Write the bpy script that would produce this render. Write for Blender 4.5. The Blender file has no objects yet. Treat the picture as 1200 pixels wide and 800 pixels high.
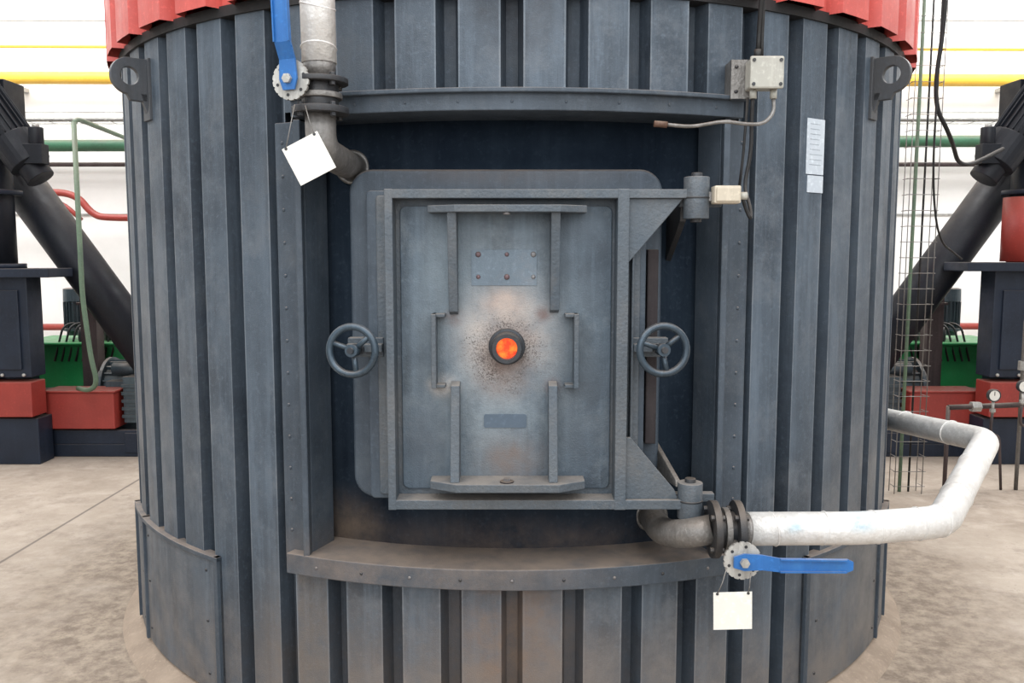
import bpy, bmesh, math, random
from mathutils import Vector, Matrix
random.seed(4)
scene = bpy.context.scene
try:
    scene.view_settings.view_transform = 'Standard'
except Exception:
    pass
COL = scene.collection
CY = 4.2           # furnace axis y
FZ = -0.06         # floor height

# ------------------------------------------------------------ materials
def nmat(name):
    m = bpy.data.materials.new(name); m.use_nodes = True
    nt = m.node_tree; b = nt.nodes['Principled BSDF']
    return m, nt, b
def mixc(nt, fac, a, b, blend='MIX'):
    n = nt.nodes.new('ShaderNodeMix'); n.data_type = 'RGBA'; n.blend_type = blend
    for sock, val in ((n.inputs[0], fac), (n.inputs[6], a), (n.inputs[7], b)):
        if isinstance(val, bpy.types.NodeSocket): nt.links.new(val, sock)
        elif isinstance(val, (int, float)): sock.default_value = val
        else: sock.default_value = (*val, 1)
    return n.outputs[2]
def maprange(nt, v, a, b, c=0.0, d=1.0, smooth=False):
    n = nt.nodes.new('ShaderNodeMapRange')
    if smooth: n.interpolation_type = 'SMOOTHSTEP'
    nt.links.new(v, n.inputs[0])
    for i, x in enumerate((a, b, c, d)): n.inputs[i+1].default_value = x
    return n.outputs[0]
def math_(nt, op, a, b=None):
    n = nt.nodes.new('ShaderNodeMath'); n.operation = op
    for i, x in enumerate((a, b)):
        if x is None: continue
        if isinstance(x, bpy.types.NodeSocket): nt.links.new(x, n.inputs[i])
        else: n.inputs[i].default_value = x
    return n.outputs[0]
def noise(nt, co, scale, detail=4, rough=.6, stretch=None):
    if stretch:
        mp = nt.nodes.new('ShaderNodeMapping'); mp.inputs['Scale'].default_value = stretch
        nt.links.new(co, mp.inputs[0]); co = mp.outputs[0]
    n = nt.nodes.new('ShaderNodeTexNoise'); n.inputs['Scale'].default_value = scale
    n.inputs['Detail'].default_value = detail; n.inputs['Roughness'].default_value = rough
    nt.links.new(co, n.inputs['Vector'])
    return n.outputs[0]
def ocoord(nt):
    return nt.nodes.new('ShaderNodeTexCoord').outputs['Object']

def paint(name, base, alt=None, rough=.5, metal=0., dust=(.28,.22,.17), dust_amt=.6, streak=.5,
          bump=.15, bscale=260, spots=(), wear=None, varscale=3., spec=.5):
    m, nt, b = nmat(name)
    co = ocoord(nt)
    alt = alt or tuple(c*.6 for c in base)
    f1 = maprange(nt, noise(nt, co, varscale, 7, .65), .36, .66)
    c = mixc(nt, f1, base, alt)
    if streak:
        s = maprange(nt, noise(nt, co, 1.0, 6, .7, (16, 16, 1.0)), .48, .74, 0, streak)
        c = mixc(nt, s, c, tuple(min(1, x*1.7+.012) for x in base))
        s = maprange(nt, noise(nt, co, 1.0, 5, .7, (26, 26, 2.2)), .53, .72, 0, streak)
        c = mixc(nt, s, c, tuple(x*.42 for x in base))
    if wear:
        wcol, wamt = wear
        s = maprange(nt, noise(nt, co, 5, 9, .78), .50, .66, 0, wamt)
        c = mixc(nt, s, c, wcol)
    fs = noise(nt, co, 70, 3)
    c = mixc(nt, maprange(nt, fs, .55, .75, 0, .35), c, tuple(min(1, x*1.7+.01) for x in base))
    for (cen, rad, col, amt, nz) in spots:
        vs = nt.nodes.new('ShaderNodeVectorMath'); vs.operation = 'SUBTRACT'
        nt.links.new(co, vs.inputs[0]); vs.inputs[1].default_value = cen
        vd = nt.nodes.new('ShaderNodeVectorMath'); vd.operation = 'DIVIDE'
        nt.links.new(vs.outputs[0], vd.inputs[0]); vd.inputs[1].default_value = rad
        vl = nt.nodes.new('ShaderNodeVectorMath'); vl.operation = 'LENGTH'
        nt.links.new(vd.outputs[0], vl.inputs[0])
        g = maprange(nt, vl.outputs['Value'], 1.0, 0.1, 0, 1, True)
        if nz > 0:      # soft blotchy patch: stains, and the shade painted in the recess
            nn = maprange(nt, noise(nt, co, nz, 6, .7), .35, .65, .2, 1)
            g = math_(nt, 'MULTIPLY', g, nn)
        else:           # fine specks
            nn = noise(nt, co, -nz, 4, .75)
            g2 = math_(nt, 'MULTIPLY', g, .26)
            g = maprange(nt, math_(nt, 'ADD', nn, g2), .70, .76)
            g = math_(nt, 'MULTIPLY', g, maprange(nt, noise(nt, co, 14, 5, .7), .38, .60, .1, 1))
        c = mixc(nt, math_(nt, 'MULTIPLY', g, amt), c, col)
    if dust_amt:
        geo = nt.nodes.new('ShaderNodeNewGeometry')
        sx = nt.nodes.new('ShaderNodeSeparateXYZ'); nt.links.new(geo.outputs['Normal'], sx.inputs[0])
        up = maprange(nt, sx.outputs['Z'], .3, .95, 0, dust_amt)
        up = math_(nt, 'MULTIPLY', up, maprange(nt, noise(nt, co, 12, 5), .3, .6, .45, 1))
        c = mixc(nt, up, c, dust)
    nt.links.new(c, b.inputs['Base Color'])
    nt.links.new(maprange(nt, noise(nt, co, 9, 4), .3, .7, rough-.08, rough+.14), b.inputs['Roughness'])
    b.inputs['Metallic'].default_value = metal
    b.inputs['Specular IOR Level'].default_value = spec
    if bump:
        bp = nt.nodes.new('ShaderNodeBump'); bp.inputs['Strength'].default_value = bump
        bp.inputs['Distance'].default_value = .004
        nt.links.new(noise(nt, co, bscale, 3), bp.inputs['Height'])
        nt.links.new(bp.outputs[0], b.inputs['Normal'])
    return m

M = {}
CLSPOTS = [((0,4.2,-.05),(7,7,.62),(.19,.165,.145),.85,5),
           ((0,2.5,.25),(.30,.6,.60),(.17,.12,.09),.95,9), ((-.2,2.5,.05),(1.3,1,.50),(.19,.16,.14),.8,6),
           ((-.65,2.6,.25),(.25,.4,.6),(.16,.13,.105),.6,9),((-1.5,3.4,.9),(.7,1.3,1.0),(.145,.155,.165),.7,5),
           ((1.4,3.2,.5),(.7,1.2,.9),(.165,.165,.165),.7,5),((0,2.5,2.2),(.22,.5,.25),(.02,.02,.024),.7,7),
           ((-.6,2.6,1.9),(.5,.6,.5),(.030,.038,.048),.6,5)]
M['clad'] = paint('furnace_paint', (.072,.096,.125), (.038,.052,.070), .48, .08, bump=.35, streak=.65, wear=((.125,.145,.170),.6), spots=CLSPOTS, spec=.4)
M['groove'] = paint('furnace_paint_groove_shade', (.042,.057,.076), (.023,.031,.043), .55, .05, bump=.3, streak=.5, wear=((.07,.08,.09),.4), spec=.3,  # darker copy of the cladding paint: groove shade put into the colour
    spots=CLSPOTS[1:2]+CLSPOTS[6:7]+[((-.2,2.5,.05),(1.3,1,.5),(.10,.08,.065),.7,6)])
M['edge'] = paint('furnace_paint_edge_wear_highlight', (.110,.136,.166), (.070,.090,.114), .45, .1, bump=.3, streak=.6, wear=((.17,.18,.195),.6), spots=CLSPOTS[:3])  # worn rib edges, with the edge highlight painted into the lighter colour
M['frame'] = paint('furnace_frame_paint', (.056,.074,.097), (.034,.046,.061), .5, .08, bump=.3, streak=.3, dust_amt=.85, spec=.4,
    dust=(.27,.215,.175), wear=((.10,.112,.125),.4), spots=[((-.3,2.5,.56),(.8,.5,.14),(.20,.16,.135),.7,8)])
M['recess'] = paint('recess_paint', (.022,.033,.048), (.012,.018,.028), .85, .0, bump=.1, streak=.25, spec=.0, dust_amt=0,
    spots=[((0,2.65,.57),(.75,.4,.15),(.13,.10,.085),.7,7),((-.55,2.7,.60),(.2,.4,.18),(.17,.13,.10),.8,7),((.1,2.65,1.85),(.8,.4,.30),(.006,.010,.017),.85,2)])  # last spot paints the shade under the recess top into the colour
M['seat'] = paint('door_seat_paint', (.054,.074,.098), (.034,.047,.065), .48, .1, bump=.25, streak=.4, wear=((.10,.12,.14),.35), spec=.4,
    spots=[((0,2.6,1.76),(.5,.3,.08),(.13,.11,.105),.5,9)])
M['door'] = paint('door_paint', (.070,.100,.132), (.034,.051,.071), .45, .12, bump=.4, streak=.7, varscale=7, wear=((.15,.18,.205),.6),
    spots=[((-.04,2.5,1.20),(.36,.5,.60),(.25,.295,.325),.85,4), ((-.17,2.5,1.45),(.16,.5,.25),(.19,.245,.285),.6,6),
           ((-.015,2.5,1.27),(.20,.5,.24),(.47,.405,.36),1.0,6),((-.02,2.5,1.36),(.10,.5,.06),(.52,.38,.31),.65,9),
           ((0,2.5,.90),(.16,.5,.12),(.16,.125,.11),.8,9),((-.20,2.5,1.12),(.07,.3,.05),(.55,.50,.46),.7,20),
           ((.09,2.5,1.33),(.04,.3,.04),(.12,.06,.05),.7,20),((-.17,2.5,1.32),(.05,.3,.04),(.13,.07,.06),.7,20),
           ((.12,2.5,1.12),(.04,.3,.04),(.12,.06,.05),.7,20),((.22,2.5,1.0),(.12,.3,.3),(.045,.06,.08),.75,8),((-.26,2.5,.95),(.10,.3,.25),(.05,.065,.085),.75,8),
           ((.2,2.5,1.5),(.12,.3,.2),(.04,.055,.075),.6,8),
           ((-.015,2.5,1.235),(.12,.4,.12),(.12,.070,.058),.95,10),((-.03,2.5,1.16),(.11,.4,.12),(.15,.10,.085),.75,18),
           ((-.025,2.5,1.215),(.22,.4,.21),(.035,.023,.020),.85,-230)])
M['bars'] = paint('door_frame_paint', (.058,.078,.100), (.09,.10,.11), .5, .1, bump=.6, bscale=110, streak=.25, dust_amt=.8, dust=(.28,.245,.215), wear=((.14,.14,.14),.5))
M['darkmetal'] = paint('dark_metal', (.028,.034,.043), (.050,.045,.042), .45, .4, bump=.2, dust_amt=.4)
M['lug'] = paint('lifting_lug_paint', (.035,.043,.054), (.05,.05,.052), .5, .1, bump=.2, dust_amt=.3)
M['black'] = paint('black_rubber', (.008,.008,.009), None, .6, 0, dust_amt=.2, streak=0, bump=0)
M['rust'] = paint('rusty_steel', (.025,.018,.020), (.012,.010,.012), .7, .1)
M['rustpipe'] = paint('rusty_probe', (.14,.07,.045), (.07,.045,.035), .6, .3)
M['plate'] = paint('pipe_stub_metal', (.24,.235,.23), (.12,.11,.10), .45, .5, bump=.6, bscale=80, dust_amt=.4)
M['wheel'] = paint('handwheel_paint', (.042,.066,.090), (.028,.040,.054), .3, .4, bump=.1, dust_amt=.4)
M['foil'] = paint('foil_lagging', (.76,.755,.74), (.54,.53,.51), .45, .2, bump=1.0, bscale=34, streak=.2, dust_amt=.2,
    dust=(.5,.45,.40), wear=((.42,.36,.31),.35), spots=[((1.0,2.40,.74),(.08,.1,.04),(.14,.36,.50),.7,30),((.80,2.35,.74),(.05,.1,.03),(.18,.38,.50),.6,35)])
M['blue'] = paint('blue_lever_paint', (.016,.13,.39), (.013,.095,.30), .35, 0, bump=.1, dust_amt=.3, streak=.2, wear=((.05,.18,.38),.4))
M['zinc'] = paint('zinc_steel', (.46,.46,.44), (.28,.27,.25), .4, .4, bump=.2, dust_amt=.2)
M['tag'] = paint('tag_card', (.72,.71,.66), (.64,.63,.58), .6, 0, dust_amt=0, streak=0, bump=0)
M['paper'] = paint('notice_paper', (.50,.55,.60), (.43,.48,.54), .6, 0, dust_amt=0, streak=0, bump=0)
M['ink'] = paint('printed_ink', (.33,.38,.43), None, .6, 0, dust_amt=0, streak=0, bump=0)
M['jbox'] = paint('junction_box_plastic', (.38,.38,.34), (.30,.29,.26), .5, 0, bump=.05, wear=((.25,.22,.18),.5))
M['beige'] = paint('switch_plastic', (.52,.47,.38), (.40,.35,.27), .5, 0, bump=.05)
M['red'] = paint('red_roof_paint', (.54,.092,.076), (.44,.070,.060), .45, 0, bump=.15, streak=.2)
M['redbox'] = paint('red_machine_paint', (.31,.038,.028), (.24,.028,.022), .45, 0, bump=.1, streak=.1, dust_amt=.3)
M['navy'] = paint('navy_machine_paint', (.014,.022,.040), (.009,.014,.025), .45, .0, bump=.1, streak=.2, dust_amt=.35, spec=.35)
M['conv'] = paint('conveyor_paint', (.008,.010,.016), (.005,.007,.011), .48, .0, bump=.1, streak=.2, dust_amt=.15, spec=.3)
M['green'] = paint('green_tank_paint', (.015,.22,.065), (.012,.16,.045), .4, 0, bump=.05, streak=.1, dust_amt=.2)
M['greenpipe'] = paint('green_pipe_paint', (.04,.15,.080), (.03,.10,.055), .5, 0, bump=.05, streak=0)
M['conduit'] = paint('green_conduit_paint', (.13,.20,.13), (.08,.13,.09), .5, 0, bump=.05, streak=0)
M['yellow'] = paint('yellow_pipe_paint', (.86,.52,.06), (.78,.44,.05), .4, 0, bump=0, streak=0, dust_amt=.1)
M['motor'] = paint('motor_paint', (.055,.08,.095), (.035,.045,.055), .45, .2, bump=.1)
M['brown'] = paint('brown_steel_post', (.06,.040,.040), (.035,.026,.026), .6, .1)
M['npl'] = paint('nameplate_paint', (.085,.12,.165), (.07,.10,.135), .4, .2, bump=.05, streak=0, dust_amt=0)
M['patch'] = paint('inspection_plate_paint', (.12,.16,.20), (.09,.125,.16), .4, .15, bump=.2, streak=.2, wear=((.20,.20,.21),.4))
M['bolt'] = paint('rusty_bolt', (.16,.10,.11), (.10,.08,.09), .5, .4, bump=.1, streak=0)
M['steel'] = paint('worn_bolt', (.22,.22,.23), (.14,.13,.13), .5, .4, bump=.1, streak=0)
def sight():
    m, nt, b = nmat('glowing_sight_glass')
    co = ocoord(nt)
    c = mixc(nt, maprange(nt, noise(nt, co, 45, 2), .38, .62), (.95,.045,.01), (1,.19,.02))
    nt.links.new(c, b.inputs['Base Color']); nt.links.new(c, b.inputs['Emission Color'])
    b.inputs['Emission Strength'].default_value = .75; b.inputs['Roughness'].default_value = .2
    return m
M['sight'] = sight()
def floor_mat():
    m, nt, b = nmat('concrete_floor'); co = ocoord(nt)
    c = mixc(nt, maprange(nt, noise(nt, co, .9, 8, .7), .38, .62), (.44,.375,.31), (.31,.255,.205))
    c = mixc(nt, maprange(nt, noise(nt, co, 5, 7, .75), .48, .68, 0, .7), c, (.50,.43,.365))
    c = mixc(nt, maprange(nt, noise(nt, co, 2.3, 8, .8), .53, .66, 0, .6), c, (.21,.17,.14))
    c = mixc(nt, maprange(nt, noise(nt, co, 1.0, 6, .8, (1.2,5,1)), .56, .68, 0, .45), c, (.54,.47,.40))
    c = mixc(nt, maprange(nt, noise(nt, co, 40, 4, .7), .58, .74, 0, .5), c, (.19,.155,.13))
    sx = nt.nodes.new('ShaderNodeSeparateXYZ'); nt.links.new(co, sx.inputs[0])
    d = math_(nt, 'ABSOLUTE', math_(nt, 'ADD', sx.outputs['X'], 2.62))
    c = mixc(nt, maprange(nt, d, .006, .012, .75, 0), c, (.12,.10,.09))
    d = math_(nt, 'ABSOLUTE', math_(nt, 'ADD', sx.outputs['X'], -5.4))
    c = mixc(nt, maprange(nt, d, .006, .012, .75, 0), c, (.12,.10,.09))
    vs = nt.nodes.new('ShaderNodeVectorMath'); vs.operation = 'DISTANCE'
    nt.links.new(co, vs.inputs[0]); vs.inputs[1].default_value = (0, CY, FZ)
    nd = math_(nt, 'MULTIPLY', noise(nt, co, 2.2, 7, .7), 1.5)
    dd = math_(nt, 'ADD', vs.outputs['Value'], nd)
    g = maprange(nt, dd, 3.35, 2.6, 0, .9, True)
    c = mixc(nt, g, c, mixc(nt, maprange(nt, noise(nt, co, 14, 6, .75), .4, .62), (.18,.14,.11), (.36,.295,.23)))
    nt.links.new(c, b.inputs['Base Color'])
    b.inputs['Specular IOR Level'].default_value = .15
    nt.links.new(maprange(nt, noise(nt, co, 3, 5), .3, .7, .6, .85), b.inputs['Roughness'])
    bp = nt.nodes.new('ShaderNodeBump'); bp.inputs['Strength'].default_value = .3; bp.inputs['Distance'].default_value = .01
    nt.links.new(noise(nt, co, 30, 5), bp.inputs['Height']); nt.links.new(bp.outputs[0], b.inputs['Normal'])
    return m
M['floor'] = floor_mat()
def wall_mat():
    m, nt, b = nmat('white_wall_plaster'); co = ocoord(nt)
    c = mixc(nt, maprange(nt, noise(nt, co, 1.2, 6, .7), .4, .7), (.90,.89,.87), (.82,.81,.79))
    c = mixc(nt, maprange(nt, noise(nt, co, 1, 5, .7, (3,3,.4)), .55, .75, 0, .35), c, (.68,.64,.58))
    b.inputs['Roughness'].default_value = .8; nt.links.new(c, b.inputs['Base Color']); return m
M['wall'] = wall_mat()
M['concrete'] = paint('plinth_concrete', (.34,.27,.21), (.23,.18,.14), .8, 0, dust_amt=.3, streak=0, bump=.8, bscale=40, varscale=6, spec=.2)

# ------------------------------------------------------------ mesh builder
def basis(ax):
    ax = Vector(ax).normalized()
    t = Vector((0,0,1)) if abs(ax.z) < .9 else Vector((1,0,0))
    u = ax.cross(t).normalized(); w = ax.cross(u).normalized()
    return ax, u, w
def fillet(pts, d, n=7):
    pts = [Vector(p) for p in pts]; out = [pts[0]]
    for i in range(1, len(pts)-1):
        a, b, c = pts[i-1], pts[i], pts[i+1]
        da = min(d, (a-b).length*.48); dc = min(d, (c-b).length*.48)
        p = b+(a-b).normalized()*da; q = b+(c-b).normalized()*dc
        for k in range(n+1):
            t = k/n; out.append(p*(1-t)**2 + b*2*t*(1-t) + q*t*t)
    out.append(pts[-1]); return out
def cylpt(r, deg, z):
    a = math.radians(deg); return Vector((r*math.sin(a), CY-r*math.cos(a), z))
class MB:
    def __init__(s): s.v=[]; s.f=[]; s.m=[]; s.s=[]; s.mats=[]
    def add(s, vs, fs, mat, smooth=False):
        o = len(s.v); s.v += [tuple(v) for v in vs]
        if mat not in s.mats: s.mats.append(mat)
        mi = s.mats.index(mat)
        for i, f in enumerate(fs):
            s.f.append([o+k for k in f]); s.m.append(mi)
            s.s.append(smooth[i] if isinstance(smooth, list) else smooth)
    def box(s, x0,x1,y0,y1,z0,z1, mat, mtx=None):
        vs = [Vector((x,y,z)) for x in (x0,x1) for y in (y0,y1) for z in (z0,z1)]
        if mtx: vs = [mtx@v for v in vs]
        s.add(vs, [(0,1,3,2),(4,6,7,5),(0,4,5,1),(2,3,7,6),(0,2,6,4),(1,5,7,3)], mat)
    def cyl(s, p0, p1, r, mat, r2=None, n=28, smooth=True):
        p0, p1 = Vector(p0), Vector(p1); r2 = r if r2 is None else r2
        ax, u, w = basis(p1-p0); vs = []
        for p, rr in ((p0,r),(p1,r2)):
            for i in range(n):
                a = 2*math.pi*i/n; vs.append(p+(u*math.cos(a)+w*math.sin(a))*rr)
        fs = [(i,(i+1)%n,n+(i+1)%n,n+i) for i in range(n)]; sm = [smooth]*n
        fs += [tuple(range(n))[::-1], tuple(range(n,2*n))]; sm += [False,False]
        s.add(vs, fs, mat, sm)
    def lathe(s, p0, ax, prof, mat, n=32, smooth=False):
        p0 = Vector(p0); ax,u,w = basis(ax); vs=[]; k=len(prof)
        for (t, r) in prof:
            for i in range(n):
                a=2*math.pi*i/n; vs.append(p0+ax*t+(u*math.cos(a)+w*math.sin(a))*max(r,1e-4))
        fs=[(j*n+i,j*n+(i+1)%n,(j+1)*n+(i+1)%n,(j+1)*n+i) for j in range(k-1) for i in range(n)]
        s.add(vs, fs, mat, smooth)
    def sweep(s, pts, r, mat, n=14, rf=None):
        pts=[Vector(p) for p in pts]; k=len(pts); vs=[]
        t=(pts[1]-pts[0]).normalized(); _,u,_w=basis(t)
        for j,p in enumerate(pts):
            t = (pts[min(j+1,k-1)]-pts[max(j-1,0)]).normalized()
            u = (u-t*u.dot(t)).normalized(); w=t.cross(u)
            rr = r*(rf(j/(k-1)) if rf else 1)
            for i in range(n):
                a=2*math.pi*i/n; vs.append(p+(u*math.cos(a)+w*math.sin(a))*rr)
        fs=[(j*n+i,j*n+(i+1)%n,(j+1)*n+(i+1)%n,(j+1)*n+i) for j in range(k-1) for i in range(n)]
        sm=[True]*len(fs); fs+=[tuple(range(n)), tuple(range((k-1)*n,k*n))]; sm+=[False,False]
        s.add(vs, fs, mat, sm)
    def prism(s, pts, off, mat):
        pts=[Vector(p) for p in pts]; off=Vector(off); n=len(pts)
        s.add(pts+[p+off for p in pts], [tuple(range(n)), tuple(range(n,2*n))]+[(i,(i+1)%n,n+(i+1)%n,n+i) for i in range(n)], mat)
    def torus(s, c, ax, R, r, mat, N=48, n=12):
        c=Vector(c); ax,u,w=basis(ax); vs=[]
        for j in range(N):
            A=2*math.pi*j/N; d=u*math.cos(A)+w*math.sin(A)
            for i in range(n):
                a=2*math.pi*i/n; vs.append(c+d*(R+r*math.cos(a))+ax*(r*math.sin(a)))
        s.add(vs, [(j*n+i,j*n+(i+1)%n,((j+1)%N)*n+(i+1)%n,((j+1)%N)*n+i) for j in range(N) for i in range(n)], mat, True)
    def arc(s, r0,r1,a0,a1,z0,z1, mat, seg=None):
        seg = seg or max(2, int(abs(a1-a0)/2)); vs=[]
        for i in range(seg+1):
            a=a0+(a1-a0)*i/seg
            for r,z in ((r0,z0),(r1,z0),(r1,z1),(r0,z1)): vs.append(cylpt(r,a,z))
        fs=[]
        for i in range(seg):
            for k in range(4):
                fs.append((i*4+k,i*4+(k+1)%4,(i+1)*4+(k+1)%4,(i+1)*4+k))
        fs+=[(0,1,2,3),tuple(seg*4+k for k in range(4))]
        s.add(vs,fs,mat)
    def dome(s, c, ax, r, mat, n=10):
        c=Vector(c); ax,u,w=basis(ax); prof=[(0,r),(.35*r,.92*r),(.6*r,.65*r),(.72*r,.3*r),(.75*r,0)]
        s.lathe(c, ax, prof, mat, n, True)
    def hexbolt(s, c, ax, r, h, mat):
        ax=Vector(ax).normalized(); s.cyl(Vector(c), Vector(c)+ax*h, r, mat, n=6, smooth=False)
    def done(s, name, parent=None, bevel=0, seg=2):
        me=bpy.data.meshes.new(name); me.from_pydata(s.v,[],s.f)
        for m in s.mats: me.materials.append(M[m])
        me.polygons.foreach_set('material_index', s.m); me.polygons.foreach_set('use_smooth', s.s)
        bm=bmesh.new(); bm.from_mesh(me); bmesh.ops.recalc_face_normals(bm, faces=bm.faces); bm.to_mesh(me); bm.free()
        me.update()
        ob=bpy.data.objects.new(name, me); COL.objects.link(ob)
        if parent is not None:
            ob.parent=parent; ob.matrix_parent_inverse=Matrix.Translation(parent.location).inverted()
        if bevel:
            b=ob.modifiers.new('Bevel','BEVEL'); b.width=bevel; b.segments=seg; b.limit_method='ANGLE'; b.angle_limit=math.radians(40)
        return ob
def root(name, loc=(0,0,0)):
    e=bpy.data.objects.new(name, None); e.location=loc; e.empty_display_size=.1; COL.objects.link(e); return e
def rrect(x0,x1,z0,z1,y,r,n=8):
    out=[]
    for cx,cz,a0 in ((x1-r,z1-r,0),(x0+r,z1-r,90),(x0+r,z0+r,180),(x1-r,z0+r,270)):
        for i in range(n+1):
            a=math.radians(a0+90*i/n); out.append((cx+r*math.cos(a),y,cz+r*math.sin(a)))
    return out

# ------------------------------------------------------------ room shell
b=MB(); b.box(-12,12,-4,9.2,FZ-.2,FZ,'floor'); b.done('floor')
b=MB(); b.box(-12,12,9.0,9.2,FZ,6.2,'wall'); b.done('wall_back')
b=MB(); b.box(-12.2,-12,-4,9.2,FZ,6.2,'wall'); b.done('wall_left')
b=MB(); b.box(12,12.2,-4,9.2,FZ,6.2,'wall'); b.done('wall_right')
b=MB()
for x in (-9,-6.2,-3.4,3.4,6.2,9): b.box(x-.006,x+.006,8.992,9.0,FZ,6.2,'zinc')
for z in (1.93,3.9): b.box(-12,12,8.99,9.0,z-.010,z+.010,'zinc')
b.done('trim_1')

# ------------------------------------------------------------ furnace
F=root('industrial_furnace',(0,CY,0))
def corrug(name, rin, rout, n, z_of, mats, parent, g=.24, sl=.07, phase=0., e=.035):
    mo,mg,me_=mats; per=360/n; prof=[]
    for i in range(n):
        c=phase+per*i; h=g/2+sl
        prof += [(c-per*g/2,rin,mg),(c+per*g/2,rin,mg),(c+per*h,rout,me_),(c+per*(h+e),rout,mo),(c+per*.5,rout,mo),
                 (c+per*(1-h-e),rout,me_),(c+per*(1-h),rout,mg)]
    b=MB(); N=len(prof)
    for i in range(N):
        a0,r0,mt=prof[i]; a1,r1,_=prof[(i+1)%N]
        if a1<a0: a1+=360
        mid=(((a0+a1)/2+180)%360)-180
        for z0,z1 in z_of(mid):
            b.add([cylpt(r0,a0,z0),cylpt(r1,a1,z0),cylpt(r1,a1,z1),cylpt(r0,a0,z1)],[(0,1,2,3)],mt)
    return b.done(name,parent)
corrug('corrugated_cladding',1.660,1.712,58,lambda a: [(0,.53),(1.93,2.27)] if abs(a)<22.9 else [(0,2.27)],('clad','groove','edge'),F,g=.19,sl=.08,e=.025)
corrug('red_roof_cladding',1.712,1.762,44,lambda a: [(2.264,3.3)],('red','red','red'),F,g=.26,sl=.06,phase=2)
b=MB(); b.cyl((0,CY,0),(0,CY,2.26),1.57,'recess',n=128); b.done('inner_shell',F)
b=MB(); b.arc(1.60,1.722,0,360,2.238,2.27,'black',120); b.arc(1.60,1.715,0,360,3.28,3.32,'red',120); b.done('roof_gap_ring',F)
b=MB(); b.cyl((0,CY,3.3),(0,CY,3.7),1.74,'red',r2=.5,n=64); b.done('roof_cone',F)
b=MB(); b.lathe((0,CY,FZ),(0,0,1),[(0,1.80),(.02,1.78),(.045,1.73),(.065,1.69),(.065,1.2)],'concrete',96,True); b.done('plinth',F)
b=MB()
b.box(-.645,-.625,2.56,2.80,.575,1.90,'frame'); b.box(.625,.645,2.56,2.80,.575,1.90,'frame')
b.arc(1.60,1.722,-24.7,-21.25,.545,1.90,'frame'); b.arc(1.60,1.722,21.25,24.9,.545,1.90,'frame')
b.arc(1.55,1.762,-23.6,23.4,.514,.578,'frame',32)
b.arc(1.55,1.750,-22.0,23.2,1.908,1.962,'frame',32)
b.arc(1.70,1.772,-22.0,23.2,1.955,1.968,'frame',32)
b.done('recess_frame',F,bevel=.003)
b=MB()
for i in range(13):
    z=.64+i*.1
    for sg in (-1,1):
        p=cylpt(1.7215,sg*23.8,z); b.dome(p,(p.x,p.y-CY,0),.0055,'frame')
for i in range(9):
    a=-20+i*5
    p=cylpt(1.750,a,1.932); b.dome(p,(p.x,p.y-CY,0),.004,'frame')
    p=cylpt(1.762,a,.545); b.dome(p,(p.x,p.y-CY,0),.005,'darkmetal' if i%2 else 'steel')
b.done('frame_rivets',F)
# bottom access panels
b=MB()
for s in (-1,1):
    a0,a1=sorted((s*35,s*65)); zt=.49
    b.arc(1.69,1.722,a0,a1,.0,zt-.01,'clad')
    b.arc(1.69,1.733,a0,a1,zt-.016,zt,'frame')
    for e in (s*35,s*64.3,s*56):
        q0,q1=sorted((e,e+s*.7)); b.arc(1.69,1.733,q0,q1,0,zt,'frame')
    for z in (.06,.25,.43):
        for e in (37.5,54.5,58.5):
            p=cylpt(1.722,s*e,z); b.dome(p,(p.x,p.y-CY,0),.006,'darkmetal')
b.done('access_panels',F,bevel=.002)
b=MB(); b.prism(rrect(-.491,.455,.75,1.76,2.60,.07),(0,.2,0),'seat'); b.done('door_seat',F,bevel=.012,seg=3)

# ------------------------------------------------------------ lifting lugs
def lug(s):
    ang=s*(47.8 if s<0 else 46.9)
    R=root('lifting_lug',cylpt(1.72,ang,2.1)); b=MB()
    a=math.radians(ang)
    rad=Vector((math.sin(a),-math.cos(a),0)); tan=Vector((math.cos(a),math.sin(a),0)); c=cylpt(1.705,ang,0)
    P=lambda q,z,t: c+rad*q+tan*t+Vector((0,0,z))
    n=40; t=.011; cq,cz,hr=.072,2.115,.030; out=[];inn=[]
    for i in range(n):
        th=2*math.pi*i/n; dx,dz=math.cos(th),math.sin(th)
        r=.062
        if dx<0:
            r=min(.090/max(1e-3,-dx), (.062 if dz>0 else .082)/max(1e-3,abs(dz)))
            r=min(r,.115)
        out.append((cq+dx*r,cz+dz*r)); inn.append((cq+dx*hr,cz+dz*hr))
    vs=[P(q,z,k) for k in (-t,t) for (q,z) in out+inn]
    fs=[]
    for i in range(n):
        j=(i+1)%n
        fs+=[(i,j,n+j,n+i),(2*n+i,2*n+j,3*n+j,3*n+i),(i,j,2*n+j,2*n+i),(n+i,n+j,3*n+j,3*n+i)]
    b.add(vs,fs,'lug')
    b.arc(1.66,1.722,ang-1.0,ang+1.0,1.97,2.18,'lug',2)
    pts=[P(-.01,1.97,-t),P(.008,1.97,-t),P(.04,2.06,-t),P(-.01,2.06,-t)]
    b.prism(pts,tan*2*t,'lug')
    b.done('lug_plate',R,bevel=.002)
lug(-1); lug(1)

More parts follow.
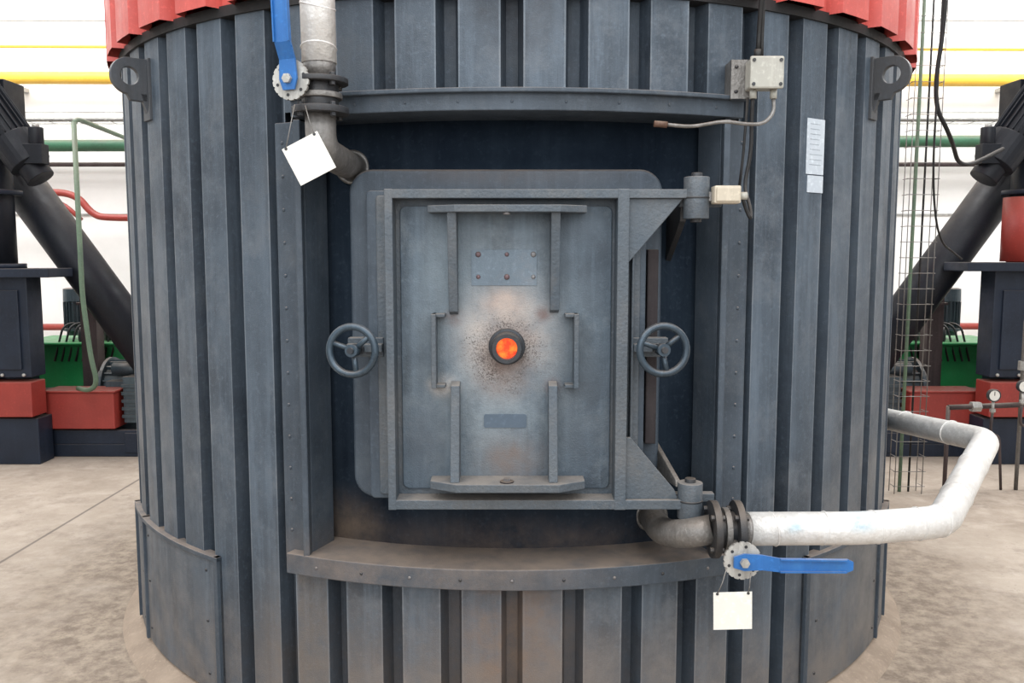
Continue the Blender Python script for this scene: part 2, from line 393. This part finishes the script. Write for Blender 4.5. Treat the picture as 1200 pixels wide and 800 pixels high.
# ------------------------------------------------------------ door
D=root('furnace_door',(-.02,2.5,1.2))
b=MB(); b.prism(rrect(-.425,.393,.775,1.69,2.51,.015),(0,.085,0),'seat')
b.prism(rrect(-.395,.375,.79,1.675,2.497,.01),(0,.02,0),'bars'); b.done('slab',D,bevel=.004)
b=MB(); b.prism(rrect(-.325,.290,.81,1.645,2.490,.02),(0,.010,0),'door'); b.done('face_panel',D,bevel=.003)
b=MB()
y0,y1=2.425,2.50
b.box(-.360,-.337,y0,y1,.764,1.688,'bars'); b.box(.298,.331,y0,y1,.764,1.688,'bars')
b.box(-.3595,.50,y0+.001,y1,1.662,1.687,'bars'); b.box(-.3595,.50,y0+.001,y1,.765,.793,'bars')
b.prism([(.331,y0+.015,1.662),(.485,y0+.015,1.662),(.335,y0+.015,1.485),(.331,y0+.015,1.485)],(0,.014,0),'bars')
b.prism([(.331,y0+.015,.793),(.485,y0+.015,.793),(.475,y0+.015,.82),(.345,y0+.015,.975),(.331,y0+.015,.975)],(0,.014,0),'bars')
b.done('outer_frame',D,bevel=.002)
b=MB()
for x0,z0,z1,dz in ((-.182,1.33,1.63,1),(.110,1.335,1.63,1),(-.178,.85,1.135,-1),(.106,.85,1.135,-1)):
    x1=x0+.026
    if dz>0: pts=[(x0,2.49,z0),(x0,2.455,z0+.01),(x0,2.405,z1),(x0,2.49,z1)]
    else: pts=[(x0,2.49,z0),(x0,2.405,z0),(x0,2.455,z1-.01),(x0,2.49,z1)]
    b.prism(pts,(x1-x0,0,0),'bars')
for z0,z1 in ((1.622,1.642),(.826,.850)):
    b.prism([(-.238,2.49,z0),(-.238,2.43,z0),(-.16,2.385,z0),(.135,2.385,z0),(.212,2.43,z0),(.212,2.49,z0)],(0,0,z1-z0),'bars')
for x0,s in ((-.232,1),(.178,-1)):
    b.box(x0,x0+.014,2.43,2.49,1.12,1.335,'bars')
    xa,xb=sorted((x0+(.0 if s>0 else .014), x0+.007+s*.032))
    b.box(xa,xb,2.445,2.49,1.12,1.13,'bars'); b.box(xa,xb,2.445,2.49,1.325,1.335,'bars')
b.done('stiffening_ribs',D,bevel=.002)
b=MB(); b.cyl((-.015,2.415,.850),(-.015,2.415,.854),.020,'rust'); b.cyl((-.015,2.415,.854),(-.015,2.415,.862),.011,'steel',n=6,smooth=False); b.cyl((-.015,2.40,1.615),(-.015,2.40,1.622),.010,'steel'); b.done('rib_bolts',D)
b=MB()
b.box(-.118,.072,2.4875,2.490,1.415,1.518,'patch')
for i,x in enumerate((-.098,-.015,.062)):
    for j,z in enumerate((1.505,1.440)): b.dome((x,2.4878,z),(0,-1,0),.0065 if (i+j)%2 else .0085,'bolt' if i<2 else 'steel',12)
b.done('inspection_plate',D)
b=MB(); b.prism(rrect(-.083,.043,.995,1.035,2.4875,.006),(0,.004,0),'npl'); b.done('nameplate',D)
b=MB()
c=(-.015,2.49,1.236)
b.lathe(c,(0,-1,0),[(0,.054),(.008,.052),(.010,.046),(.06,.045),(.064,.042),(.064,.031),(.040,.030)],'darkmetal',40)
b.cyl((-.015,2.452,1.236),(-.015,2.449,1.236),.031,'sight')
b.done('sight_glass',D)
b=MB()
for z0,z1 in ((1.605,1.722),(.735,.842)):
    b.cyl((.522,2.445,z0),(.522,2.445,z1),.036,'bars'); b.cyl((.522,2.445,z0-.01),(.522,2.445,z1+.012),.016,'darkmetal')
    b.cyl((.522,2.445,(z0+z1)/2-.003),(.522,2.445,(z0+z1)/2+.003),.0375,'darkmetal')
b.prism([(.485,2.47,1.66),(.485,2.72,1.66),(.485,2.72,1.48),(.485,2.49,1.60)],(.018,0,0),'darkmetal')
b.prism([(.485,2.47,.82),(.43,2.70,.82),(.43,2.70,.95),(.485,2.48,.84)],(.014,0,0),'plate')
b.box(.48,.60,2.47,2.50,1.64,1.665,'bars'); b.box(.48,.60,2.47,2.50,.775,.80,'bars')
b.done('hinges',D,bevel=.002)
b=MB(); b.box(.405,.438,2.56,2.61,.93,1.52,'rust'); b.box(.345,.352,2.46,2.50,.80,1.66,'bars'); b.done('locking_bar',D,bevel=.003)  # reddish bar, its colour darkened to carry the shade of the gap
b=MB()
for x,s in ((-.452,1),(.428,-1)):
    xa,xb=sorted((x-s*.03,x+s*.075)); b.box(xa,xb,2.49,2.525,1.205,1.262,'bars')
    b.box(xa,xb,2.46,2.49,1.222,1.246,'bars')
b.done('clamp_arms',D,bevel=.003)

def handwheel(x,z,tilt):
    R=root('handwheel',(x,2.40,z)); b=MB()
    ax=Vector((tilt,-1,.05)).normalized(); c=Vector((x,2.40,z)); _,u,w=basis(ax)
    b.torus(c,ax,.068,.0105,'wheel')
    b.cyl(c+ax*.012,c-ax*.022,.018,'wheel'); b.cyl(c+ax*.02,c-ax*.06,.009,'darkmetal')
    b.cyl(c-ax*.055,c-ax*.062,.014,'darkmetal')
    for k in range(3):
        a=math.radians(100+120*k); d=u*math.cos(a)+w*math.sin(a)
        b.sweep([c+d*.01-ax*.008,c+d*.035-ax*.006,c+d*.069],.008,'wheel',10)
    b.done('wheel',R)
handwheel(-.452,1.234,-.18); handwheel(.428,1.236,.12)

# ------------------------------------------------------------ valves and lagged pipes
def flange(b,p,ax,r,t,mat='darkmetal',nb=8,br=.009):
    p=Vector(p); ax,u,w=basis(ax)
    b.cyl(p-ax*t/2,p+ax*t/2,r,mat,n=40)
    for i in range(nb):
        a=2*math.pi*(i+.5)/nb; q=p+(u*math.cos(a)+w*math.sin(a))*(r*.80)
        b.hexbolt(q-ax*(t/2+.010),ax,br,t+.02,mat)
P=root('insulated_pipe',(-.523,2.38,2.3)); b=MB()
b.sweep(fillet([(-.523,2.38,2.02),(-.526,2.38,2.3),(-.535,2.37,3.4)],.1),.047,'foil',20)
b.cyl((-.523,2.38,1.983),(-.523,2.38,2.03),.040,'plate',r2=.046)
for i in range(12):
    z=2.06+i*.11; b.torus((-.524,2.38,z),(.25*math.sin(i*2),.2*math.cos(i*3),1),.0465,.003,'foil',28,6)
b.done('lagging',P)
V=root('lever_valve',(-.523,2.38,1.93)); b=MB()
flange(b,(-.523,2.38,1.972),(0,0,1),.077,.014,nb=4); flange(b,(-.523,2.38,1.893),(0,0,1),.077,.018,nb=4)
b.cyl((-.523,2.38,1.90),(-.523,2.38,1.965),.050,'darkmetal'); b.cyl((-.523,2.38,1.925),(-.523,2.38,1.94),.06,'plate')
b.done('valve_body',V,bevel=.0015)
def quadrant(b,c,ax):
    # flat round locking plate with fine edge notches and bolt holes
    _,u,w=basis(ax); n=144; pts=[]
    for i in range(n):
        a=2*math.pi*i/n; r=.053 if (i%8)>1 else .0505
        pts.append(c+(u*math.cos(a)+w*math.sin(a))*r)
    b.prism(pts,ax*.007,'zinc')
    for i in range(6):
        a=2*math.pi*(i+.3)/6; q=c+ax*.007+(u*math.cos(a)+w*math.sin(a))*.040; b.cyl(q,q+ax*.0008,.0045,'darkmetal',n=10)
def lever(b,o,up,sd,ax,L,w0=.030,w1=.022):
    st=[(-.028,w0*.55,0),(0,w0*.85,0),(.05,w0*.75,.0),(.09,w1,.020),(L-.015,w1*.95,.020),(L,w1*.6,.020)]
    for k in range(len(st)-1):
        (a,wa,da),(c2,wc,dc)=st[k],st[k+1]
        vs=[]
        for (t,ww,dd) in ((a,wa,da),(c2,wc,dc)):
            for sx_,th in ((-1,0),(1,0),(1,.007),(-1,.007)): vs.append(o+up*t+sd*(ww*sx_)+ax*(dd+th))
        b.add(vs,[(0,1,2,3),(4,7,6,5),(0,4,5,1),(1,5,6,2),(2,6,7,3),(3,7,4,0)],'blue')
    for q in (1,-1):
        b.prism([o+up*.09+sd*w1*q+ax*.034,o+up*(L-.02)+sd*w1*.95*q+ax*.034,o+up*(L-.02)+sd*w1*.95*q+ax*.02,o+up*.09+sd*w1*q+ax*.02],sd*-.004*q,'blue')
b=MB(); ax=Vector((-.25,-.97,0)).normalized(); c=Vector((-.585,2.325,1.965))
b.cyl(Vector((-.54,2.36,1.935)),c,.018,'plate'); quadrant(b,c,ax); b.cyl(c+ax*.007,c+ax*.014,.022,'zinc',n=24); b.done('quadrant',V)
b=MB(); up=Vector((-.03,0,1)).normalized(); sd=up.cross(ax).normalized(); o=c+ax*.014
lever(b,o,up,sd,ax,.46,.030,.023); b.hexbolt(o+ax*.006,ax,.013,.012,'zinc'); b.done('lever',V)
b=MB(); b.sweep(fillet([(-.523,2.38,1.89),(-.523,2.38,1.79),(-.50,2.52,1.775),(-.497,2.75,1.775)],.09,8),.042,'plate',20)
b.torus((-.497,2.70,1.775),(0,1,0),.046,.008,'plate'); b.done('pipe_stub',V)
V2=root('lever_valve',(.61,2.38,.72)); b=MB()
flange(b,(.578,2.38,.722),(1,0,0),.082,.020,nb=4); flange(b,(.645,2.38,.722),(1,0,0),.082,.020,nb=4)
b.cyl((.57,2.38,.722),(.655,2.38,.722),.05,'darkmetal'); b.cyl((.603,2.38,.722),(.620,2.38,.722),.062,'plate'); b.done('valve_body',V2,bevel=.0015)
b=MB(); ax=Vector((.05,-1,.02)).normalized(); c=Vector((.635,2.285,.665))
b.cyl(Vector((.62,2.36,.70)),c,.018,'plate'); quadrant(b,c,ax); b.cyl(c+ax*.007,c+ax*.014,.022,'zinc',n=24); b.done('quadrant',V2)
b=MB(); up=Vector((1,0,-.01)).normalized(); sd=up.cross(ax).normalized(); o=c+ax*.014
lever(b,o,up,sd,ax,.290,.028,.019); b.hexbolt(o+ax*.006,ax,.013,.012,'zinc'); b.done('lever',V2)
b=MB(); b.sweep(fillet([(.45,2.75,.665),(.455,2.52,.665),(.50,2.40,.70),(.575,2.38,.722)],.08,8),.042,'plate',20)
b.torus((.45,2.69,.665),(0,1,0),.046,.008,'plate'); b.done('pipe_stub',V2)
P2=root('insulated_pipe',(1.2,2.5,.72)); b=MB()
path=fillet([(.675,2.383,.722),(1.02,2.42,.712),(1.285,2.48,.712),(1.81,3.2,.800),(1.65,4.15,.745)],.06,6)
b.sweep(path,.048,'foil',22)
b.cyl((.656,2.38,.722),(.69,2.384,.722),.044,'plate')
for p,dr in (((.75,2.39,.719),(1,.1,.1)),((.90,2.407,.716),(1,.0,-.12)),((1.06,2.43,.712),(1,.2,.1)),((1.2,2.461,.712),(1,.2,0)),((1.275,2.485,.713),(.9,.45,0)),((1.42,2.665,.735),(.55,.75,.1)),((1.62,2.94,.769),(.55,.75,.1)),((1.775,3.4,.79),(-.17,.98,0)),((1.73,3.7,.773),(-.17,.98,0))):
    b.torus(p,dr,.0475,.003,'foil',28,6)
b.done('lagging',P2)

# ------------------------------------------------------------ tags
def tag(cx,y,cz,rot,hooks,s=.053):
    R=root('valve_tag',(cx,y,cz)); b=MB()
    m=Matrix.Translation((cx,y,cz))@Matrix.Rotation(math.radians(rot),4,'Y')
    b.box(-s,s,-.0012,.0012,-s,s,'tag',m)
    for k,h in enumerate(hooks):
        q=m@Vector(((-.8 if k==0 else .8)*s,-.002,s*.93))
        b.cyl(q+Vector((0,-.0006,0)),q+Vector((0,.002,0)),.004,'darkmetal',n=12)
        b.sweep([q,(q+Vector(h))/2+Vector((0,-.004,-.004)),h],.0013,'plate',6)
    b.done('tag_plate',R)
tag(-.537,2.295,1.757,-27,[(-.575,2.31,1.90),(-.545,2.30,1.895)])
tag(.607,2.262,.53,-1.5,[(.59,2.27,.65),(.655,2.268,.635)])

# ------------------------------------------------------------ electrics
J=root('junction_box',(.72,2.5,2.0)); b=MB()
b.box(.674,.762,2.47,2.535,1.974,2.056,'jbox'); b.box(.670,.766,2.462,2.473,1.970,2.060,'jbox')
b.done('box',J,bevel=.005)
b=MB(); b.box(.635,.700,2.536,2.542,1.955,2.065,'plate'); b.box(.635,.641,2.542,2.64,1.955,2.065,'plate')
for z in (1.975,2.045): b.dome((.650,2.536,z),(0,-1,0),.006,'darkmetal')
for x in (.68,.756):
    for z in (1.982,2.048): b.cyl((x,2.462,z),(x,2.459,z),.005,'darkmetal',n=10)
for x in (.690,.748): b.cyl((x,2.50,1.974),(x,2.50,1.948),.010,'jbox',n=12)
b.cyl((.70,2.50,2.056),(.70,2.50,2.085),.011,'black',n=12)
b.done('bracket',J)
b=MB()
b.sweep(fillet([(.70,2.50,2.06),(.70,2.49,2.15),(.690,2.42,2.35),(.68,2.41,2.9)],.1),.007,'black',8)
b.sweep(fillet([(.712,2.50,2.05),(.708,2.49,2.14),(.700,2.43,2.35),(.69,2.42,2.9)],.1),.005,'black',8)
b.sweep(fillet([(.690,2.50,1.95),(.690,2.51,1.90),(.695,2.52,1.80),(.675,2.52,1.70),(.68,2.46,1.64),(.675,2.43,1.60),(.66,2.43,1.63),(.645,2.42,1.668)],.05),.0055,'black',8)
b.sweep(fillet([(.680,2.52,1.955),(.675,2.53,1.80),(.665,2.53,1.70)],.04),.004,'black',8)
b.sweep(fillet([(.748,2.50,1.95),(.752,2.50,1.91),(.72,2.49,1.875),(.66,2.47,1.872),(.60,2.45,1.878),(.50,2.44,1.86),(.42,2.44,1.868)],.03),.0055,'plate',8)
b.cyl((.435,2.44,1.866),(.398,2.44,1.869),.009,'rustpipe',n=12)
b.done('cables',J)
S=root('limit_switch',(.6,2.42,1.67)); b=MB()
b.box(.562,.636,2.395,2.445,1.646,1.695,'beige'); b.box(.566,.632,2.388,2.396,1.650,1.691,'beige'); b.done('housing',S,bevel=.005)
b=MB(); b.cyl((.636,2.42,1.668),(.658,2.42,1.668),.011,'jbox',n=14); b.box(.55,.60,2.43,2.47,1.655,1.68,'plate'); b.done('gland',S)
b=MB()
b.arc(1.7125,1.7145,33.2,36.2,1.762,1.937,'paper',4); b.arc(1.7125,1.7145,33.5,36.2,1.704,1.758,'paper',4)
for i in range(9):
    z=1.92-i*.016
    b.arc(1.7145,1.7148,33.7,35.2+random.random()*.7,z-.001,z+.001,'ink',3)
b.done('paper_notice')

# ------------------------------------------------------------ background services
b=MB(); b.sweep([(-11.95,8.8,3.30),(11.95,8.8,3.24)],.062,'yellow'); b.sweep([(-11.95,8.85,3.62),(11.95,8.85,3.55)],.016,'yellow')
for x in range(-11,12,2): b.box(x-.03,x+.03,8.75,8.995,3.17,3.21,'zinc')
b.done('yellow_gas_pipe')
b=MB(); b.sweep([(-11.95,8.8,2.60),(-1,8.8,2.62),(1,8.8,2.65),(11.95,8.8,2.67)],.06,'greenpipe')
for x in range(-11,12,2): b.box(x-.02,x+.02,8.78,8.995,2.50,2.56,'zinc')
b.done('green_water_pipe')
b=MB(); b.sweep([(-11.95,8.85,2.43),(11.95,8.85,2.43)],.022,'brown')
for x in range(-11,12,2): b.box(x-.01,x+.01,8.84,8.999,2.40,2.42,'brown')
b.done('brown_pipe')
b=MB(); b.sweep([(-11.95,8.85,.76),(11.95,8.85,.78)],.035,'redbox')
for x in range(-11,12,2): b.box(x-.02,x+.02,8.83,8.9,FZ,.75,'zinc')
b.done('red_floor_pipe')
b=MB(); b.sweep(fillet([(-8,8.6,2.13),(-4.35,8.6,2.13),(-4.18,8.6,1.90),(-4.0,8.6,1.88),(-2,8.6,1.88)],.2,8),.035,'redbox'); b.sweep(fillet([(-8,8.6,2.05),(-4.5,8.6,2.05),(-4.3,8.6,1.86)],.15,8),.022,'redbox')
for x in (-7,-5): b.box(x-.02,x+.02,8.6,8.995,2.08,2.10,'zinc')
b.done('red_sprinkler_pipe')
b=MB()
for z in (2.80,2.86):
    for y in (8.3,8.6): b.box(-11.9,11.9,y-.005,y+.005,z-.005,z+.005,'zinc')
x=-11.9
while x<11.9:
    b.box(x-.003,x+.003,8.3,8.6,2.797,2.803,'zinc'); x+=.2
for k in range(4): b.sweep([(-11.9,8.36+.05*k,2.815),(11.9,8.36+.05*k,2.815)],.010,'darkmetal' if k%2 else 'zinc',6)
for x in range(-11,12,2): b.box(x-.02,x+.02,8.3,8.995,2.765,2.795,'zinc')
b.done('cable_tray')

def motor(b,p0,p1,r,mat='motor'):
    p0,p1=Vector(p0),Vector(p1); L=(p1-p0).length; ax,u,w=basis(p1-p0)
    b.lathe(p0,ax,[(0,0),(0,r*.75),(L*.08,r*.8),(L*.1,r*1.12),(L*.15,r*1.12),(L*.15,r*.86),(L*.72,r*.86),(L*.72,r*1.0),(L*.98,r*.96),(L,r*.7),(L,0)],mat,28)
    for i in range(20):
        a=2*math.pi*i/20; d=u*math.cos(a)+w*math.sin(a); t=d.cross(ax)*r*.025
        q=[p0+ax*L*.16+d*r*.84,p0+ax*L*.71+d*r*.84,p0+ax*L*.71+d*r*1.02,p0+ax*L*.16+d*r*1.02]
        b.prism([v-t for v in q],t*2,mat)
    b.box(-L*.14,L*.14,r*.8,r*1.35,-r*.35,r*.35,mat,Matrix.Translation(p0+ax*L*.42)@Matrix([[ax.x,u.x,w.x,0],[ax.y,u.y,w.y,0],[ax.z,u.z,w.z,0],[0,0,0,1]]))

def conveyor(s):
    R=root('screw_conveyor',(s*3.5,6.6,1.5)); X=lambda x:s*x
    b=MB()
    p0=Vector((X(4.25),6.75,2.68)); p1=Vector((X(2.55),6.75,.22)); d=(p1-p0).normalized()
    b.cyl(p0,p1,.16,'conv',n=36)
    for t in (.08,.30,2.7):
        b.cyl(p0+d*t,p0+d*(t+.035),.205,'conv',n=36)
    b.cyl(p1-d*.02,p1+d*.1,.21,'conv',n=36)
    b.box(*sorted((X(2.35),X(2.70))),6.5,7.0,FZ,.30,'navy')
    b.done('tube',R)
    b=MB(); motor(b,(X(3.98),6.32,2.86),(X(3.50),6.32,2.15),.15,'conv')
    b.cyl(Vector((X(3.62),6.32,2.33)),Vector((X(3.44),6.32,2.06)),.10,'conv',n=20)
    g=Vector((X(3.98),6.32,2.86))
    b.cyl(g+Vector((0,0,-.02)),g+Vector((X(.12),0,.22)),.22,'conv',n=8,smooth=False)
    b.box(*sorted((X(3.75),X(4.3))),6.45,6.72,2.35,2.80,'conv')
    b.cyl((X(3.42),6.25,2.30),(X(3.42),6.25,2.42),.05,'conv',n=14); b.box(*sorted((X(3.36),X(3.5))),6.2,6.3,2.16,2.30,'conv')
    b.cyl((X(3.42),6.25,2.42),(X(3.42),6.25,2.44),.025,'zinc',n=14)
    b.done('gear_motor',R,bevel=.004)
    b=MB()
    b.cyl((X(3.86),6.42,1.41),(X(3.86),6.42,2.45),.14,'conv',n=30)
    if s>0: b.cyl((X(3.80),6.35,1.46),(X(3.80),6.35,1.93),.165,'redbox',n=30)
    for z in (1.41,1.95): b.cyl((X(3.84),6.40,z),(X(3.84),6.40,z+.035),.19,'navy',n=30)
    b.done('chute',R)
    b=MB(); zt=1.41 if s<0 else 1.455
    xi=3.36 if s<0 else 3.30
    b.box(*sorted((X(xi),X(4.7))),6.2,6.55,zt-.065,zt,'navy')
    xb=3.58 if s<0 else 3.56
    b.box(*sorted((X(xb),X(4.7))),6.3,6.5,.60,zt-.06,'navy')
    b.box(*sorted((X(xb+.06),X(4.7))),6.28,6.5,.66,1.25,'navy')
    b.box(*sorted((X(xb-.02),X(4.7))),6.25,6.45,.31,.57,'redbox')
    b.box(*sorted((X(xb-.03),X(4.7))),6.3,6.5,FZ,.29,'navy')
    b.box(*sorted((X(xb+.30),X(4.7))),6.5,6.95,.0,1.3,'navy')
    for k in range(5): b.hexbolt((X(xb+.05+.16*k),6.3,.62),(0,-1,0),.014,.02,'zinc')
    b.done('feed_housing',R,bevel=.006)
    b=MB(); b.box(*sorted((X(3.43),X(3.56))),7.02,7.14,FZ,1.33,'brown'); b.box(*sorted((X(3.41),X(3.58))),7.0,7.16,1.1,1.12,'brown')
    b.box(*sorted((X(3.36),X(3.63))),6.95,7.2,FZ,FZ+.03,'brown')
    b.done('support_post',R)
conveyor(-1); conveyor(1)

def hyd(s):
    R=root('hydraulic_power_unit',(s*3.4,6.6,.4)); X=lambda x:s*x
    b=MB()
    b.box(*sorted((X(3.25),X(4.25))),7.3,7.9,.25,.74,'green'); b.box(*sorted((X(3.2),X(4.3))),7.25,7.95,.74,.765,'green')
    b.box(*sorted((X(3.25),X(4.25))),7.3,7.9,FZ,.25,'navy')
    b.done('oil_tank',R,bevel=.01)
    b=MB(); motor(b,(X(3.90),7.6,.80),(X(3.90),7.6,1.22),.09)
    for k in range(9):
        x=3.3+k*.06; b.cyl((X(x),7.45,.765),(X(x),7.45,.82+.03*(k%3)),.022,'zinc' if k%2 else 'darkmetal',n=12)
        b.sweep(fillet([(X(x),7.45,.82),(X(x+.02),7.42,.93),(X(x+.1),7.35,.90),(X(x+.15),7.28,.6)],.06),.010,'black',6)
    b.box(*sorted((X(3.32),X(3.6))),7.45,7.6,.765,.84,'zinc')
    b.done('pump_motor_and_manifold',R)
    b=MB()
    b.box(*sorted((X(2.92),X(3.86))),6.55,7.0,FZ,.04,'navy'); b.box(*sorted((X(2.92),X(3.86))),6.55,6.60,.04,.15,'navy')
    b.box(*sorted((X(2.92),X(3.02))),6.54,6.60,-.03,.13,'navy')
    b.box(*sorted((X(3.58),X(3.78))),6.55,6.8,.0,.45,'navy')
    b.box(*sorted((X(3.07),X(3.60))),6.5,6.72,.17,.455,'redbox'); b.box(*sorted((X(3.05),X(3.62))),6.48,6.74,.455,.47,'redbox')
    b.done('base_frame',R,bevel=.006)
    b=MB(); motor(b,(X(3.36),6.97,.44),(X(2.85),6.97,.44),.21)
    b.box(*sorted((X(2.90),X(3.3))),6.8,7.15,.04,.28,'motor')
    b.box(*sorted((X(2.84),X(3.04))),6.60,6.8,.20,.56,'motor')
    for k in range(5): b.box(*sorted((X(2.83),X(3.05))),6.585,6.60,.24+k*.06,.265+k*.06,'motor')
    b.cyl((X(3.2),6.80,.60),(X(2.95),6.80,.60),.05,'motor',n=14); b.done('drive_motor',R)
hyd(-1); hyd(1)

b=MB(); b.sweep(fillet([(-3.12,6.2,2.45),(-3.12,6.2,1.2),(-3.08,6.2,.75),(-3.05,6.22,.57),(-3.15,6.3,.50),(-3.3,6.42,.50)],.12),.018,'conduit',10)
b.sweep(fillet([(-3.12,6.2,2.44),(-3.12,6.25,2.48),(-3.3,7.5,2.50),(-3.4,8.7,2.45)],.1),.018,'conduit',10)
b.done('green_conduit')
b=MB()
for x in (2.52,2.70):
    for y in (5.5,5.58): b.sweep([(x,y,FZ),(x+.02,y,3.6)],.003,'plate',6)
z=FZ+.05
while z<3.55:
    b.sweep([(2.51,5.5,z),(2.72,5.5,z)],.0025,'plate',5); b.sweep([(2.52,5.5,z),(2.52,5.58,z)],.0025,'plate',5); b.sweep([(2.71,5.5,z),(2.71,5.58,z)],.0025,'plate',5); z+=.10
b.sweep([(2.58,5.56,FZ),(2.60,5.56,3.6)],.012,'conduit',8); b.sweep([(2.64,5.56,FZ),(2.66,5.56,3.6)],.007,'black',8)
b.done('wire_cable_ladder')
b=MB(); b.sweep(fillet([(2.62,5.4,3.6),(2.66,5.4,3.0),(2.60,5.4,2.45),(2.75,5.45,2.25),(3.05,5.9,2.08),(3.45,6.1,2.25)],.25,8),.014,'black',8)
b.sweep(fillet([(2.5,5.4,3.5),(2.64,5.4,3.35),(2.62,5.4,2.0),(2.70,5.45,1.6),(3.2,6.1,1.48)],.3,8),.007,'black',8)
b.done('hanging_cable')
def gauge(x,y,z):
    R=root('pressure_gauge',(x,y,z)); b=MB()
    b.lathe((x,y,z),(0,-1,0),[(0,0),(0,.040),(.03,.042),(.034,.038),(.030,.034)],'darkmetal',28)
    b.cyl((x,y-.028,z),(x,y-.0285,z),.035,'tag'); b.box(x-.002,x+.002,y-.031,y-.029,z,z+.026,'black')
    b.cyl((x,y-.015,z-.04),(x,y-.015,z-.12),.009,'zinc',n=12); b.hexbolt((x,y-.015,z-.09),(0,0,-1),.018,.02,'zinc')
    b.sweep(fillet([(x,y-.015,z-.11),(x,y,z-.25),(x+.12,y+.1,z-.30),(x+.15,y+.1,FZ)],.05),.009,'brown',8)
    b.done('dial',R)
gauge(3.13,5.5,.60); gauge(3.32,5.5,.66)
b=MB(); b.sweep(fillet([(3.38,5.6,FZ),(3.38,5.6,1.1),(3.6,5.7,1.14)],.05),.013,'plate',8); b.sweep([(2.9,5.6,.50),(3.45,5.6,.52)],.018,'brown',8)
b.sweep([(2.9,5.6,FZ),(2.9,5.6,.51)],.014,'brown',8)
b.hexbolt((3.38,5.6,.75),(0,0,1),.03,.06,'zinc'); b.hexbolt((3.05,5.6,.505),(1,0,0),.035,.06,'zinc'); b.done('instrument_piping')

# ------------------------------------------------------------ lights
def area(name,loc,rot,sx,sy,power,col=(1,1,1)):
    L=bpy.data.lights.new(name,'AREA'); L.shape='RECTANGLE'; L.size=sx; L.size_y=sy; L.energy=power; L.color=col
    o=bpy.data.objects.new(name,L); o.location=loc; o.rotation_euler=[math.radians(a) for a in rot]; COL.objects.link(o)
area('overhead_fill_lamp',(0,-.2,5.8),(12,0,0),11,5,580,(1,.99,.98))  # unseen area light added overhead as broad soft fill
area('front_fill_lamp',(0,-3.6,3.2),(80,0,0),10,3,290,(.97,.99,1))  # unseen area light added behind the camera as front fill
area('rear_wall_fill_lamp',(-6,6.6,5.9),(20,0,0),6,2.5,560)  # unseen pair of area lights added to brighten the back wall
area('rear_wall_fill_lamp',(6,6.6,5.9),(20,0,0),6,2.5,560)
w=bpy.data.worlds.new('hall_ambient'); w.use_nodes=True; scene.world=w
bg=w.node_tree.nodes['Background']; bg.inputs[0].default_value=(.95,.975,1,1); bg.inputs[1].default_value=.62

# ------------------------------------------------------------ camera
cam=bpy.data.cameras.new('camera'); cam.lens=30; cam.sensor_width=36; cam.clip_start=.05
co=bpy.data.objects.new('camera',cam); co.location=(0,0,1.5)
co.rotation_euler=(math.radians(90)-math.atan(.1),0,0); COL.objects.link(co); scene.camera=co
